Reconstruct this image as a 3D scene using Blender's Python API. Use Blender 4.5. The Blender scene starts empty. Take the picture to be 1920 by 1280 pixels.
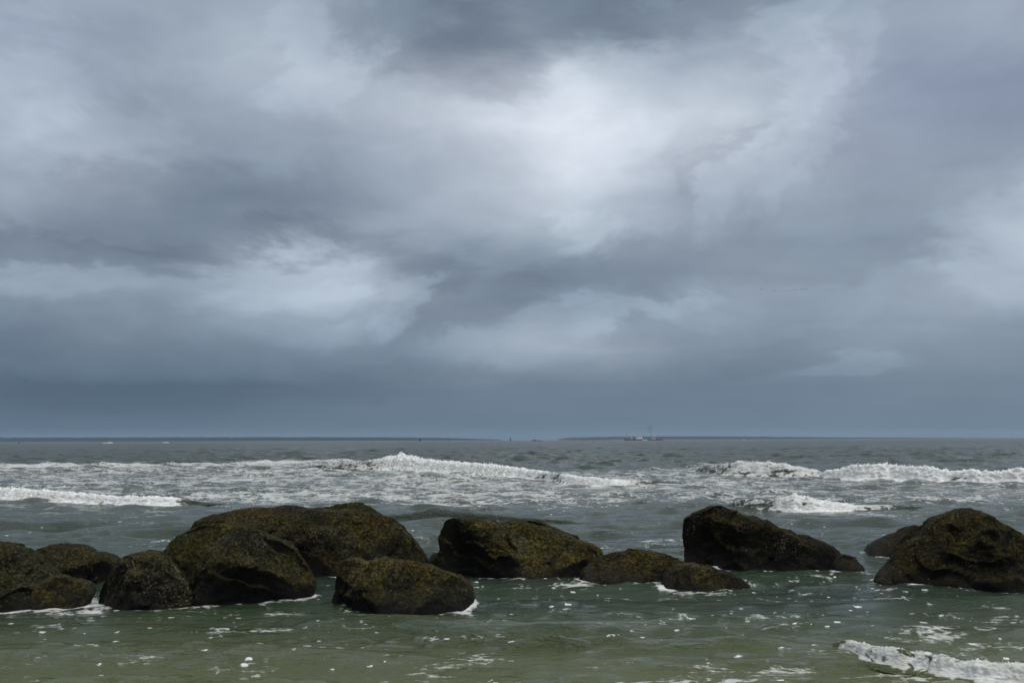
import bpy, bmesh, math, random
import numpy as np
from mathutils import Matrix, Vector

random.seed(7)
RNG = np.random.RandomState(11)
S = bpy.context.scene
COL = S.collection

# ------------------------------------------------------------------ camera
CAM_H = 2.3
FPX = 1867.0                     # focal length in pixels of a 1920 px wide picture (35 mm on 36 mm)
PITCH = math.atan(184.0 / FPX)
ROLL = math.radians(-0.212)
cam_data = bpy.data.cameras.new("camera")
cam_data.lens = 35.0
cam_data.sensor_width = 36.0
cam_data.clip_start = 0.1
cam_data.clip_end = 40000
cam = bpy.data.objects.new("camera", cam_data)
COL.objects.link(cam)
R3 = Matrix.Rotation(math.pi / 2 + PITCH, 3, 'X') @ Matrix.Rotation(ROLL, 3, 'Z')
M4 = R3.to_4x4()
M4.translation = Vector((0, 0, CAM_H))
cam.matrix_world = M4
S.camera = cam
RN = np.array(R3)

def ray(px, py):
    d = RN @ np.array([(px - 960) / FPX, (640 - py) / FPX, -1.0])
    return d / np.linalg.norm(d)

def on_water(px, py, z=0.0):
    d = ray(px, py)
    t = (z - CAM_H) / d[2]
    return np.array([d[0] * t, d[1] * t, z])

def at_y(px, py, y):
    d = ray(px, py)
    t = y / d[1]
    return np.array([d[0] * t, y, CAM_H + d[2] * t])

def project(x, y, z):
    """world -> picture coordinates (1920 wide), arrays"""
    p = np.stack([x, y, z - CAM_H], -1) @ RN
    w = -p[..., 2]
    w = np.where(w < 0.05, 0.05, w)
    return 960 + FPX * p[..., 0] / w, 640 - FPX * p[..., 1] / w

# ------------------------------------------------------------------ world: overcast sky
SUN_EL, SUN_AZ = math.radians(58), math.radians(120)   # azimuth from +Y clockwise

def s2l(c):
    c = np.asarray(c, float) / 255.0
    return np.where(c <= 0.04045, c / 12.92, ((c + 0.055) / 1.055) ** 2.4)

SKY_X = np.arange(0, 1921, 160.0)
SKY_Y = np.arange(0, 801, 80.0)
SKY_G = np.array([
    [160,160,158,160,145,133,138,135,138,142,150,158,165],
    [160,155,168,178,163,145,150,140,152,172,165,155,157],
    [168,150,155,172,180,188,198,202,186,190,165,152,152],
    [160,172,155,160,174,186,203,208,190,180,165,155,155],
    [165,172,150,146,152,170,190,200,178,172,165,158,158],
    [150,145,135,135,142,165,178,175,160,155,150,145,165],
    [135,135,135,165,172,142,145,145,150,145,145,155,178],
    [155,150,150,155,165,150,135,135,145,155,150,160,160],
    [112,130,130,135,135,135,160,160,145,140,145,145,138],
    [102,99,99,102,112,117,120,120,118,120,122,124,124],
    [101,102,104,107,109,110,112,114,114,117,118,118,118]], float)
SKY_GAIN = 1.045
# cloud masses: picture x, y, half width, half height, tilt, how much lighter (+) or darker (-)
MASSES = [(1130,210,200,110,14,.14),(980,190,130,50,10,.10),(1150,330,120,100,30,.10),(1065,400,80,60,0,.20),(1480,110,110,70,55,.24),(1560,200,45,150,-12,.12),
    (1430,300,60,45,30,.16),(1650,60,45,40,0,.16),(590,80,80,90,20,.18),(430,110,170,70,0,.08),(25,190,90,90,60,.20),(180,250,120,70,10,.16),(560,490,150,60,12,.30),(600,560,170,55,8,.18),
    (725,560,55,50,30,.30),(650,600,120,30,12,.16),(90,530,170,38,6,.22),(1170,595,120,28,12,.24),(960,645,190,40,8,.18),(1600,668,120,20,-2,.22),(1900,445,95,80,25,.22),
    (1720,540,170,50,20,.08),(1330,570,130,30,6,.10),
    (1000,60,260,70,4,-.22),(800,30,200,50,-5,-.14),(1300,40,160,40,8,-.14),(430,370,260,70,8,-.20),(740,490,90,80,-10,-.24),(900,560,200,50,6,-.16),(180,462,220,30,5,-.20),(600,405,120,30,10,-.14),
    (300,735,420,24,0,-.14),(100,640,200,30,6,-.10),(1240,470,280,50,10,-.14),(1560,480,240,50,14,-.10),(1450,640,200,22,8,-.10),(1780,200,160,90,10,-.08),(300,180,160,60,0,-.08),(1380,260,60,25,30,-.10),(780,700,200,24,0,-.1)]

def sky_rgb(px, py):
    px = min(max(px, -250), 2170); py = max(-120, py)
    x = min(max(px, 0), 1920); y = min(max(py, 0), 799.9)
    i = min(int(y / 80), 9); fy = y / 80 - i
    j = min(int(x / 160), 11); fx = x / 160 - j
    g = (SKY_G[i, j] * (1 - fx) + SKY_G[i, j + 1] * fx) * (1 - fy) + \
        (SKY_G[i + 1, j] * (1 - fx) + SKY_G[i + 1, j + 1] * fx) * fy
    g *= SKY_GAIN
    t = min(max((g - 105) / 110.0, 0), 1)
    r = g - (20 - 13 * t); b = g + (20 - 8 * t)
    violet = max(0, 1 - abs(x - 1800) / 300) * max(0, 1 - abs(y - 160) / 200) + \
        0.5 * max(0, 1 - abs(x - 80) / 250) * max(0, 1 - abs(y - 60) / 160)
    return s2l([r, g - 2 * violet, b + 7 * violet])

world = bpy.data.worlds.new("World")
S.world = world
world.use_nodes = True
NT = world.node_tree
NT.nodes.clear()

class G:
    """small node-tree helper"""
    def __init__(s, nt): s.nt = nt
    def n(s, t, **k):
        nd = s.nt.nodes.new(t)
        for a, v in k.items(): setattr(nd, a, v)
        return nd
    def link(s, a, b): s.nt.links.new(a, b)
    def put(s, sock, v):
        if hasattr(v, 'is_output'): s.link(v, sock)
        else: sock.default_value = v
    def m(s, op, a, b=None, c=None, clamp=False):
        nd = s.n('ShaderNodeMath', operation=op, use_clamp=clamp)
        s.put(nd.inputs[0], a)
        if b is not None: s.put(nd.inputs[1], b)
        if c is not None: s.put(nd.inputs[2], c)
        return nd.outputs[0]
    def vm(s, op, a, b=None):
        nd = s.n('ShaderNodeVectorMath', operation=op)
        s.put(nd.inputs[0], a)
        if b is not None: s.put(nd.inputs[1], b)
        return nd.outputs[0]
    def rng(s, v, a, b, c=0.0, d=1.0, mode='LINEAR'):
        nd = s.n('ShaderNodeMapRange', interpolation_type=mode)
        s.put(nd.inputs[0], v)
        for k, q in zip((1, 2, 3, 4), (a, b, c, d)): s.put(nd.inputs[k], q)
        return nd.outputs[0]
    def mix(s, f, a, b, blend='MIX'):
        nd = s.n('ShaderNodeMix', data_type='RGBA', blend_type=blend)
        s.put(nd.inputs[0], f)
        for k, q in ((6, a), (7, b)):
            s.put(nd.inputs[k], (*q, 1.0) if isinstance(q, tuple) and len(q) == 3 else q)
        return nd.outputs[2]
    def noise(s, vec, scale, detail=4.0, rough=0.5, dist=0.0, out=0):
        nd = s.n('ShaderNodeTexNoise')
        s.put(nd.inputs['Vector'], vec)
        nd.inputs['Scale'].default_value = scale
        nd.inputs['Detail'].default_value = detail
        nd.inputs['Roughness'].default_value = rough
        nd.inputs['Distortion'].default_value = dist
        return nd.outputs[out]
    def mapping(s, vec, scale=(1, 1, 1), rot=(0, 0, 0), loc=(0, 0, 0), kind='POINT'):
        nd = s.n('ShaderNodeMapping', vector_type=kind)
        s.put(nd.inputs['Vector'], vec)
        nd.inputs['Location'].default_value = loc
        nd.inputs['Rotation'].default_value = rot
        nd.inputs['Scale'].default_value = scale
        return nd.outputs[0]
    def comb(s, x, y, z=0.0):
        nd = s.n('ShaderNodeCombineXYZ')
        s.put(nd.inputs[0], x); s.put(nd.inputs[1], y); s.put(nd.inputs[2], z)
        return nd.outputs[0]
    def sep(s, v):
        nd = s.n('ShaderNodeSeparateXYZ'); s.put(nd.inputs[0], v)
        return nd.outputs

def build_world():
    g = G(NT)
    tc = g.n('ShaderNodeTexCoord')
    d = g.vm('NORMALIZE', tc.outputs['Generated'])
    x, y, z = g.sep(d)
    # cloud-deck coordinates: the direction cast onto a high horizontal layer
    zz = g.m('ADD', g.m('MAXIMUM', z, 0.0), 0.13)
    deck = g.comb(g.m('DIVIDE', x, zz), g.m('DIVIDE', y, zz), 0.0)
    # wisps: warp of the directions
    az = g.m('ARCTAN2', x, y)
    el = g.m('ARCSINE', z)
    dirs = g.mapping(g.comb(az, el, 0.0), scale=(1.0, 1.9, 1.0), rot=(0, 0, math.radians(-16)))
    w1 = g.noise(dirs, 4.0, 4.0, 0.55, 0.3, out=1)
    w2 = g.noise(g.mapping(dirs, loc=(3, 7, 1)), 15.0, 5.0, 0.6, 0.4, out=1)
    w1v = g.sep(w1); w2v = g.sep(w2)
    fade = g.rng(el, 0.0, 0.16, 0.15, 1.0)
    def off(a, b, k1, k2):
        q = g.m('ADD', g.m('MULTIPLY', g.m('SUBTRACT', a, 0.5), k1), g.m('MULTIPLY', g.m('SUBTRACT', b, 0.5), k2))
        return g.m('MULTIPLY', q, fade)
    az2 = g.m('ADD', az, off(w1v[0], w2v[0], 0.10, 0.06))
    el2 = g.m('ADD', el, off(w1v[1], w2v[1], 0.06, 0.04))
    fac = g.rng(az2, math.radians(-60), math.radians(60))
    els = [math.radians(-2 + 2.5 * k) for k in range(12)]
    azs = [math.radians(-32 + 64 * j / 14) for j in range(15)]
    col = None
    def px_of(a, e):
        dd = np.array([math.sin(a) * math.cos(e), math.cos(a) * math.cos(e), math.sin(e)])
        p = dd @ RN
        return 960 + FPX * p[0] / -p[2], 640 - FPX * p[1] / -p[2]
    for k, e in enumerate(els):
        ramp = g.n('ShaderNodeValToRGB')
        g.put(ramp.inputs[0], fac)
        cr = ramp.color_ramp
        cr.interpolation = 'CARDINAL'
        cols = [sky_rgb(*px_of(a, e)) for a in azs]
        mean = np.mean(cols, 0)
        pts = [(0.0, mean)] + [((math.degrees(a) + 60) / 120, c) for a, c in zip(azs, cols)] + [(1.0, mean)]
        while len(cr.elements) < len(pts): cr.elements.new(0.5)
        for el_, (p, c) in zip(cr.elements, sorted(pts, key=lambda q: q[0])):
            el_.position = p
        for el_, (p, c) in zip(cr.elements, sorted(pts, key=lambda q: q[0])):
            el_.color = (*c, 1)
        o = ramp.outputs[0]
        col = o if col is None else g.mix(g.rng(el2, els[k - 1], e), col, o)
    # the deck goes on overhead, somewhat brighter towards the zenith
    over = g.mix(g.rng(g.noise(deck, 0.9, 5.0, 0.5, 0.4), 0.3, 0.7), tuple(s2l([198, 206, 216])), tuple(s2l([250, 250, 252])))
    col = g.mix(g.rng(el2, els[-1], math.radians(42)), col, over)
    # single cloud masses with torn edges
    w3v = g.sep(g.noise(g.mapping(g.comb(az, el, 5.0), scale=(0.8, 1.5, 1), rot=(0, 0, math.radians(-18))), 6.0, 9.0, 0.62, 0.35, out=1))
    azb = g.m('ADD', az, g.m('MULTIPLY', g.m('MULTIPLY', g.m('SUBTRACT', w3v[0], 0.5), 0.36), fade))
    elb = g.m('ADD', el, g.m('MULTIPLY', g.m('MULTIPLY', g.m('SUBTRACT', w3v[1], 0.5), 0.22), fade))
    ae = g.comb(azb, elb, 0.0)
    tot = None
    for (bx, by, rx, ry, rot, k) in MASSES:
        dd = ray(bx, by)
        p = g.mapping(ae, kind='TEXTURE', loc=(math.atan2(dd[0], dd[1]), math.asin(dd[2]), 0), rot=(0, 0, math.radians(rot)),
                      scale=(1.5 * rx / FPX, 1.5 * ry / FPX, 1))
        gr = g.n('ShaderNodeTexGradient', gradient_type='SPHERICAL'); g.link(p, gr.inputs[0])
        v = g.rng(gr.outputs['Fac'], 0.0, 0.55, 0.0, k * 0.82, 'SMOOTHSTEP')
        tot = v if tot is None else g.m('ADD', tot, v)
    tot = g.m('ADD', tot, 1.0)
    col = g.vm('MULTIPLY', col, g.comb(tot, tot, g.m('POWER', tot, 0.92)))
    # fine streaks and billows of the deck
    deck_r = g.mapping(deck, rot=(0, 0, math.radians(25)), scale=(0.55, 1.5, 1))
    f1 = g.noise(deck_r, 1.5, 7.0, 0.55, 0.5)
    f2 = g.noise(dirs, 9.0, 7.0, 0.56, 0.25)
    f = g.m('ADD', g.m('MULTIPLY', g.m('SUBTRACT', f1, 0.5), 0.28), g.m('MULTIPLY', g.m('SUBTRACT', f2, 0.5), 0.42))
    f = g.m('ADD', g.m('MULTIPLY', f, g.rng(el, 0.0, 0.14, 0.25, 1.0)), 1.0)
    col = g.vm('MULTIPLY', col, g.comb(f, f, g.m('POWER', f, 0.8)))
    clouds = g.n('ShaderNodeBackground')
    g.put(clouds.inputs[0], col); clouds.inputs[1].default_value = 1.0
    sky = g.n('ShaderNodeTexSky', sky_type='NISHITA', sun_disc=False)
    sky.sun_elevation = SUN_EL
    sky.sun_rotation = SUN_AZ
    clear = g.n('ShaderNodeBackground')
    g.put(clear.inputs[0], sky.outputs[0]); clear.inputs[1].default_value = 0.06
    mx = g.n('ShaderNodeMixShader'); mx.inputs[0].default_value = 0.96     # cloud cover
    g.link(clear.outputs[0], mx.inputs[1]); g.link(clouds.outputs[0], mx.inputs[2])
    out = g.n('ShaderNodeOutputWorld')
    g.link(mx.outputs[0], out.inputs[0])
build_world()
world.cycles.sampling_method = 'MANUAL'
world.cycles.sample_map_resolution = 512

sun_d = bpy.data.lights.new("sun", 'SUN')
sun_d.energy = 1.5
sun_d.angle = math.radians(25)
sun_d.color = (1.0, 0.97, 0.93)
sun = bpy.data.objects.new("sun", sun_d)
COL.objects.link(sun)
sv = Vector((math.sin(SUN_AZ) * math.cos(SUN_EL), math.cos(SUN_AZ) * math.cos(SUN_EL), math.sin(SUN_EL)))
sun.rotation_euler = sv.to_track_quat('Z', 'Y').to_euler()

S.view_settings.view_transform = 'Standard'
S.view_settings.look = 'None'
S.view_settings.exposure = 0.0
S.view_settings.gamma = 1.0
S.view_settings.use_curve_mapping = False

# ------------------------------------------------------------------ numpy noise
PERM = RNG.permutation(256)
PERM = np.concatenate([PERM, PERM, PERM])
G3 = RNG.normal(size=(256, 3)); G3 /= np.linalg.norm(G3, axis=1)[:, None]

def noise3(x, y, z):
    xi = np.floor(x).astype(int); yi = np.floor(y).astype(int); zi = np.floor(z).astype(int)
    xf, yf, zf = x - xi, y - yi, z - zi
    u = xf**3 * (xf * (xf * 6 - 15) + 10); v = yf**3 * (yf * (yf * 6 - 15) + 10); w = zf**3 * (zf * (zf * 6 - 15) + 10)
    xi &= 255; yi &= 255; zi &= 255
    def gr(dx, dy, dz):
        h = PERM[PERM[PERM[(xi + dx) & 255] + ((yi + dy) & 255)] + ((zi + dz) & 255)]
        gv = G3[h]
        return gv[..., 0] * (xf - dx) + gv[..., 1] * (yf - dy) + gv[..., 2] * (zf - dz)
    def l(a, b, t): return a + (b - a) * t
    return 1.6 * l(l(l(gr(0,0,0), gr(1,0,0), u), l(gr(0,1,0), gr(1,1,0), u), v),
                   l(l(gr(0,0,1), gr(1,0,1), u), l(gr(0,1,1), gr(1,1,1), u), v), w)

def fbm(x, y, z, octs=4, gain=0.5, billow=False):
    a, s, t = 1.0, 0.0, 0.0
    for k in range(octs):
        n = noise3(x + 17.3 * k, y + 5.1 * k, z + 9.7 * k)
        s = s + a * (np.abs(n) * 2 - 0.6 if billow else n)
        t += a; a *= gain
        x, y, z = x * 2.03, y * 2.03, z * 2.03
    return s / t

def sstep(a, b, x):
    t = np.clip((x - a) / (b - a), 0, 1)
    return t * t * (3 - 2 * t)

# ------------------------------------------------------------------ object helpers
def tag(o, label=None, category=None, group=None, kind=None):
    if label: o['label'] = label
    if category: o['category'] = category
    if group: o['group'] = group
    if kind: o['kind'] = kind
    return o

def mesh_np(name, verts, quads, mat, smooth=True, attrs=None):
    me = bpy.data.meshes.new(name)
    nv, nf, k = len(verts), len(quads), quads.shape[1]
    me.vertices.add(nv); me.vertices.foreach_set('co', np.ascontiguousarray(verts, np.float32).ravel())
    me.loops.add(nf * k); me.loops.foreach_set('vertex_index', np.ascontiguousarray(quads, np.int32).ravel())
    me.polygons.add(nf)
    me.polygons.foreach_set('loop_start', np.arange(0, nf * k, k, dtype=np.int32))
    me.polygons.foreach_set('loop_total', np.full(nf, k, np.int32))
    me.polygons.foreach_set('use_smooth', np.full(nf, smooth, bool))
    for an, av in (attrs or {}).items():
        a = me.attributes.new(an, 'FLOAT', 'POINT')
        a.data.foreach_set('value', np.ascontiguousarray(av, np.float32).ravel())
    me.update(calc_edges=True)
    me.materials.append(mat)
    o = bpy.data.objects.new(name, me)
    COL.objects.link(o)
    return o

def grid_quads(nr, nc):
    i = np.arange(nr - 1)[:, None] * nc + np.arange(nc - 1)[None, :]
    return np.stack([i, i + 1, i + nc + 1, i + nc], -1).reshape(-1, 4)

def empty(name, loc, rz=0.0):
    o = bpy.data.objects.new(name, None)
    o.empty_display_size = 0.5
    COL.objects.link(o)
    o.location = loc; o.rotation_euler = (0, 0, rz)
    return o

class MB:
    """collects boxes, prisms and tubes into one mesh object"""
    def __init__(s): s.bm = bmesh.new()
    def box(s, x0, x1, y0, y1, z0, z1, bevel=0.0, taper=1.0):
        r = bmesh.ops.create_cube(s.bm, size=1.0)
        for v in r['verts']:
            t = taper if v.co.z > 0 else 1.0
            v.co = Vector(((x0 + x1) / 2 + v.co.x * (x1 - x0) * t, (y0 + y1) / 2 + v.co.y * (y1 - y0) * t,
                           (z0 + z1) / 2 + v.co.z * (z1 - z0)))
        if bevel:
            es = list({e for v in r['verts'] for e in v.link_edges})
            bmesh.ops.bevel(s.bm, geom=es, offset=bevel, segments=1, affect='EDGES', profile=0.5)
        return s
    def tube(s, a, b, r0, r1=None, seg=8):
        a, b = Vector(a), Vector(b)
        r1 = r0 if r1 is None else r1
        q = (b - a).to_track_quat('Z', 'Y').to_matrix()
        c = bmesh.ops.create_cone(s.bm, cap_ends=True, segments=seg, radius1=r0, radius2=r1, depth=(b - a).length)
        for v in c['verts']: v.co = q @ v.co + (a + b) / 2
        return s
    def ball(s, c, r, sub=2):
        q = bmesh.ops.create_icosphere(s.bm, subdivisions=sub, radius=1.0)
        for v in q['verts']:
            v.co = Vector((c[0] + v.co.x * r[0], c[1] + v.co.y * r[1], c[2] + v.co.z * r[2]))
        return s
    def hull(s, length, width, depth, bow=0.3, sheer=0.3, base=-0.4):
        """boat hull along +X, deck edge rising to the bow"""
        N = 14; rings = []
        for k in range(N):
            t = k / (N - 1)
            x = (t - 0.5) * length
            w = width / 2 * (1 - max(0, (t - (1 - bow)) / bow) ** 2.2 * 0.96)
            if t < 0.08: w *= 0.86
            top = depth * (1 + sheer * max(0, t - 0.4) ** 2 * 2.8)
            rake = 0.05 * length * max(0, (t - 0.8) / 0.2)
            rings.append([s.bm.verts.new(p) for p in ((x - rake, -w * 0.7, base), (x, -w, top * 0.4), (x + rake * 0.4, -w, top),
                                                     (x + rake * 0.4, w, top), (x, w, top * 0.4), (x - rake, w * 0.7, base))])
        for a, b in zip(rings, rings[1:]):
            for k in range(6):
                s.bm.faces.new((a[k], a[(k + 1) % 6], b[(k + 1) % 6], b[k]))
        s.bm.faces.new(rings[0]); s.bm.faces.new(rings[-1][::-1])
        return s
    def build(s, name, mat, parent=None, smooth=False):
        bmesh.ops.recalc_face_normals(s.bm, faces=s.bm.faces)
        me = bpy.data.meshes.new(name); s.bm.to_mesh(me); s.bm.free()
        me.materials.append(mat)
        if smooth:
            for p in me.polygons: p.use_smooth = True
        o = bpy.data.objects.new(name, me); COL.objects.link(o)
        if parent: o.parent = parent
        return o

# ------------------------------------------------------------------ materials
def new_mat(name):
    m = bpy.data.materials.new(name); m.use_nodes = True
    nt = m.node_tree; nt.nodes.clear()
    g = G(nt)
    b = g.n('ShaderNodeBsdfPrincipled'); o = g.n('ShaderNodeOutputMaterial')
    g.link(b.outputs[0], o.inputs[0])
    return m, g, b

def paint(name, color, rough=0.55, wear=0.25, scale=1.5):
    m, g, b = new_mat(name)
    tc = g.n('ShaderNodeTexCoord')
    n = g.noise(tc.outputs['Object'], scale, 5.0, 0.6)
    c2 = tuple(c * (1 - wear) + 0.06 * wear for c in color)
    g.put(b.inputs['Base Color'], g.mix(g.rng(n, 0.4, 0.7), tuple(color), c2))
    b.inputs['Roughness'].default_value = rough
    return m

def water_material():
    m, g, b = new_mat("sea_water")
    geo = g.n('ShaderNodeNewGeometry')
    P = geo.outputs['Position']
    px, py, pz = g.sep(P)
    flat = g.comb(px, py, g.m('MULTIPLY', pz, 2.0))
    cov = g.n('ShaderNodeAttribute', attribute_name='foam').outputs['Fac']
    flk = g.n('ShaderNodeAttribute', attribute_name='fleck').outputs['Fac']
    # --- foam lace
    st = g.mapping(flat, scale=(0.62, 1.0, 1.0))
    warp = g.vm('SCALE', g.vm('SUBTRACT', g.noise(st, 1.3, 3.0, 0.5, 0.0, out=1), (0.5, 0.5, 0.5)))
    warp.node.inputs['Scale'].default_value = 0.9
    stw0 = g.vm('ADD', st, warp)
    zoom = g.rng(py, 14.0, 26.0, 2.7, 1.5)
    sc_ = g.vm('SCALE', stw0); g.put(sc_.node.inputs['Scale'], zoom); stw = sc_
    n1 = g.rng(g.noise(stw, 1.0, 8.0, 0.62, 0.3), 0.30, 0.70)
    vo = g.n('ShaderNodeTexVoronoi', feature='DISTANCE_TO_EDGE'); vo.inputs['Scale'].default_value = 2.6
    g.put(vo.inputs['Vector'], stw)
    lace = g.rng(vo.outputs['Distance'], 0.0, 0.28, 1.0, 0.0)
    n3 = g.rng(g.noise(flat, 13.0, 5.0, 0.65, 0.2), 0.3, 0.7)
    pat = g.m('ADD', g.m('ADD', g.m('MULTIPLY', n1, 0.56), g.m('MULTIPLY', lace, 0.22)), g.m('MULTIPLY', n3, 0.22))
    inv = g.m('SUBTRACT', 1.0, cov)
    mask = g.rng(g.m('SUBTRACT', pat, inv), -0.09, 0.13, mode='SMOOTHSTEP')
    mask = g.m('MULTIPLY', mask, g.rng(cov, 0.02, 0.12))
    # old foam is a thin film, fresh foam is opaque
    mask = g.m('MULTIPLY', mask, g.m('MULTIPLY', g.rng(cov, 0.42, 0.85, 0.62, 1.0), g.m('MAXIMUM', g.rng(n3, 0.1, 0.9, 0.75, 1.0), g.rng(cov, 0.6, 0.85))))
    # --- drifting flecks of foam
    fl = None
    for sc, thr, rad in ((4.2, 0.76, 0.20), (9.0, 0.80, 0.27)):
        v2 = g.n('ShaderNodeTexVoronoi', feature='F1'); v2.inputs['Scale'].default_value = sc
        fw = g.vm('SCALE', g.vm('SUBTRACT', g.noise(flat, sc * 2.2, 3.0, 0.6, out=1), (0.5, 0.5, 0.5)))
        fw.node.inputs['Scale'].default_value = 0.55 / sc
        g.put(v2.inputs['Vector'], g.vm('ADD', g.mapping(flat, scale=(0.6, 0.9, 0.0)), fw))
        r, gg, bb = g.sep(v2.outputs['Color'])
        big = g.noise(flat, 0.45, 2.0, 0.5)
        on = g.m('GREATER_THAN', g.m('ADD', r, g.m('MULTIPLY', g.m('SUBTRACT', big, 0.5), 0.5)), g.m('SUBTRACT', 1.0, g.m('MULTIPLY', flk, 1 - thr)))
        rr = g.m('MULTIPLY', gg, rad)
        dot = g.rng(g.m('SUBTRACT', rr, v2.outputs['Distance']), 0.0, 0.05)
        dot = g.m('MULTIPLY', dot, on)
        fl = dot if fl is None else g.m('MAXIMUM', fl, dot)
    mask = g.m('MAXIMUM', mask, g.m('MULTIPLY', fl, 0.85), clamp=True)
    # --- water body: turbid green, sandier near the beach
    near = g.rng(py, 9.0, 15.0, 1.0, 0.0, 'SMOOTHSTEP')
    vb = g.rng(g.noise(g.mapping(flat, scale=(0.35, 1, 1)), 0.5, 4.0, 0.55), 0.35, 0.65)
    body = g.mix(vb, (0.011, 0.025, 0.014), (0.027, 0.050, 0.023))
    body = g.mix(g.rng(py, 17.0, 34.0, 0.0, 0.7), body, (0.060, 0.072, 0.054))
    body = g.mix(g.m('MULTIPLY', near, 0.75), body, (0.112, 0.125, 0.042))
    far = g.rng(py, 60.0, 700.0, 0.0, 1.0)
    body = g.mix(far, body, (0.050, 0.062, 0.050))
    fo = g.rng(g.noise(flat, 3.2, 6.0, 0.75), 0.36, 0.58)
    foamc = g.mix(fo, (0.60, 0.60, 0.53), (0.85, 0.855, 0.85))
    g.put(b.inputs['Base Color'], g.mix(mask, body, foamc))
    rough_w = g.rng(py, 15.0, 500.0, 0.045, 0.25)
    g.put(b.inputs['Roughness'], g.m('ADD', g.m('MULTIPLY', mask, 0.7), rough_w, clamp=True))
    b.inputs['IOR'].default_value = 1.333
    # --- ripples
    rs = g.mapping(flat, scale=(0.38, 1.0, 1.0))
    patch = g.rng(g.noise(g.mapping(flat, scale=(0.4, 1, 1)), 0.55, 3.0, 0.5), 0.40, 0.60, 0.12, 1.0)
    r1 = g.noise(rs, 9.0, 4.0, 0.6, 0.6)
    r2 = g.noise(rs, 1.6, 5.0, 0.6, 0.4)
    h = g.m('ADD', g.m('MULTIPLY', g.m('MULTIPLY', r1, patch), 0.13), g.m('MULTIPLY', r2, 0.16))
    h = g.m('ADD', h, g.m('MULTIPLY', n3, 0.02))
    farr = g.rng(py, 25.0, 120.0, 0.0, 1.0)
    r3 = g.noise(g.mapping(flat, scale=(0.5, 1, 1)), 0.55, 5.0, 0.6, 0.3)
    h = g.m('ADD', h, g.m('MULTIPLY', g.m('MULTIPLY', r3, farr), 2.2))
    bump = g.n('ShaderNodeBump'); g.put(bump.inputs['Strength'], g.rng(mask, 0.0, 0.5, 1.0, 0.15)); bump.inputs['Distance'].default_value = 1.0
    g.put(bump.inputs['Height'], h)
    g.link(bump.outputs[0], b.inputs['Normal'])
    return m

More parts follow.
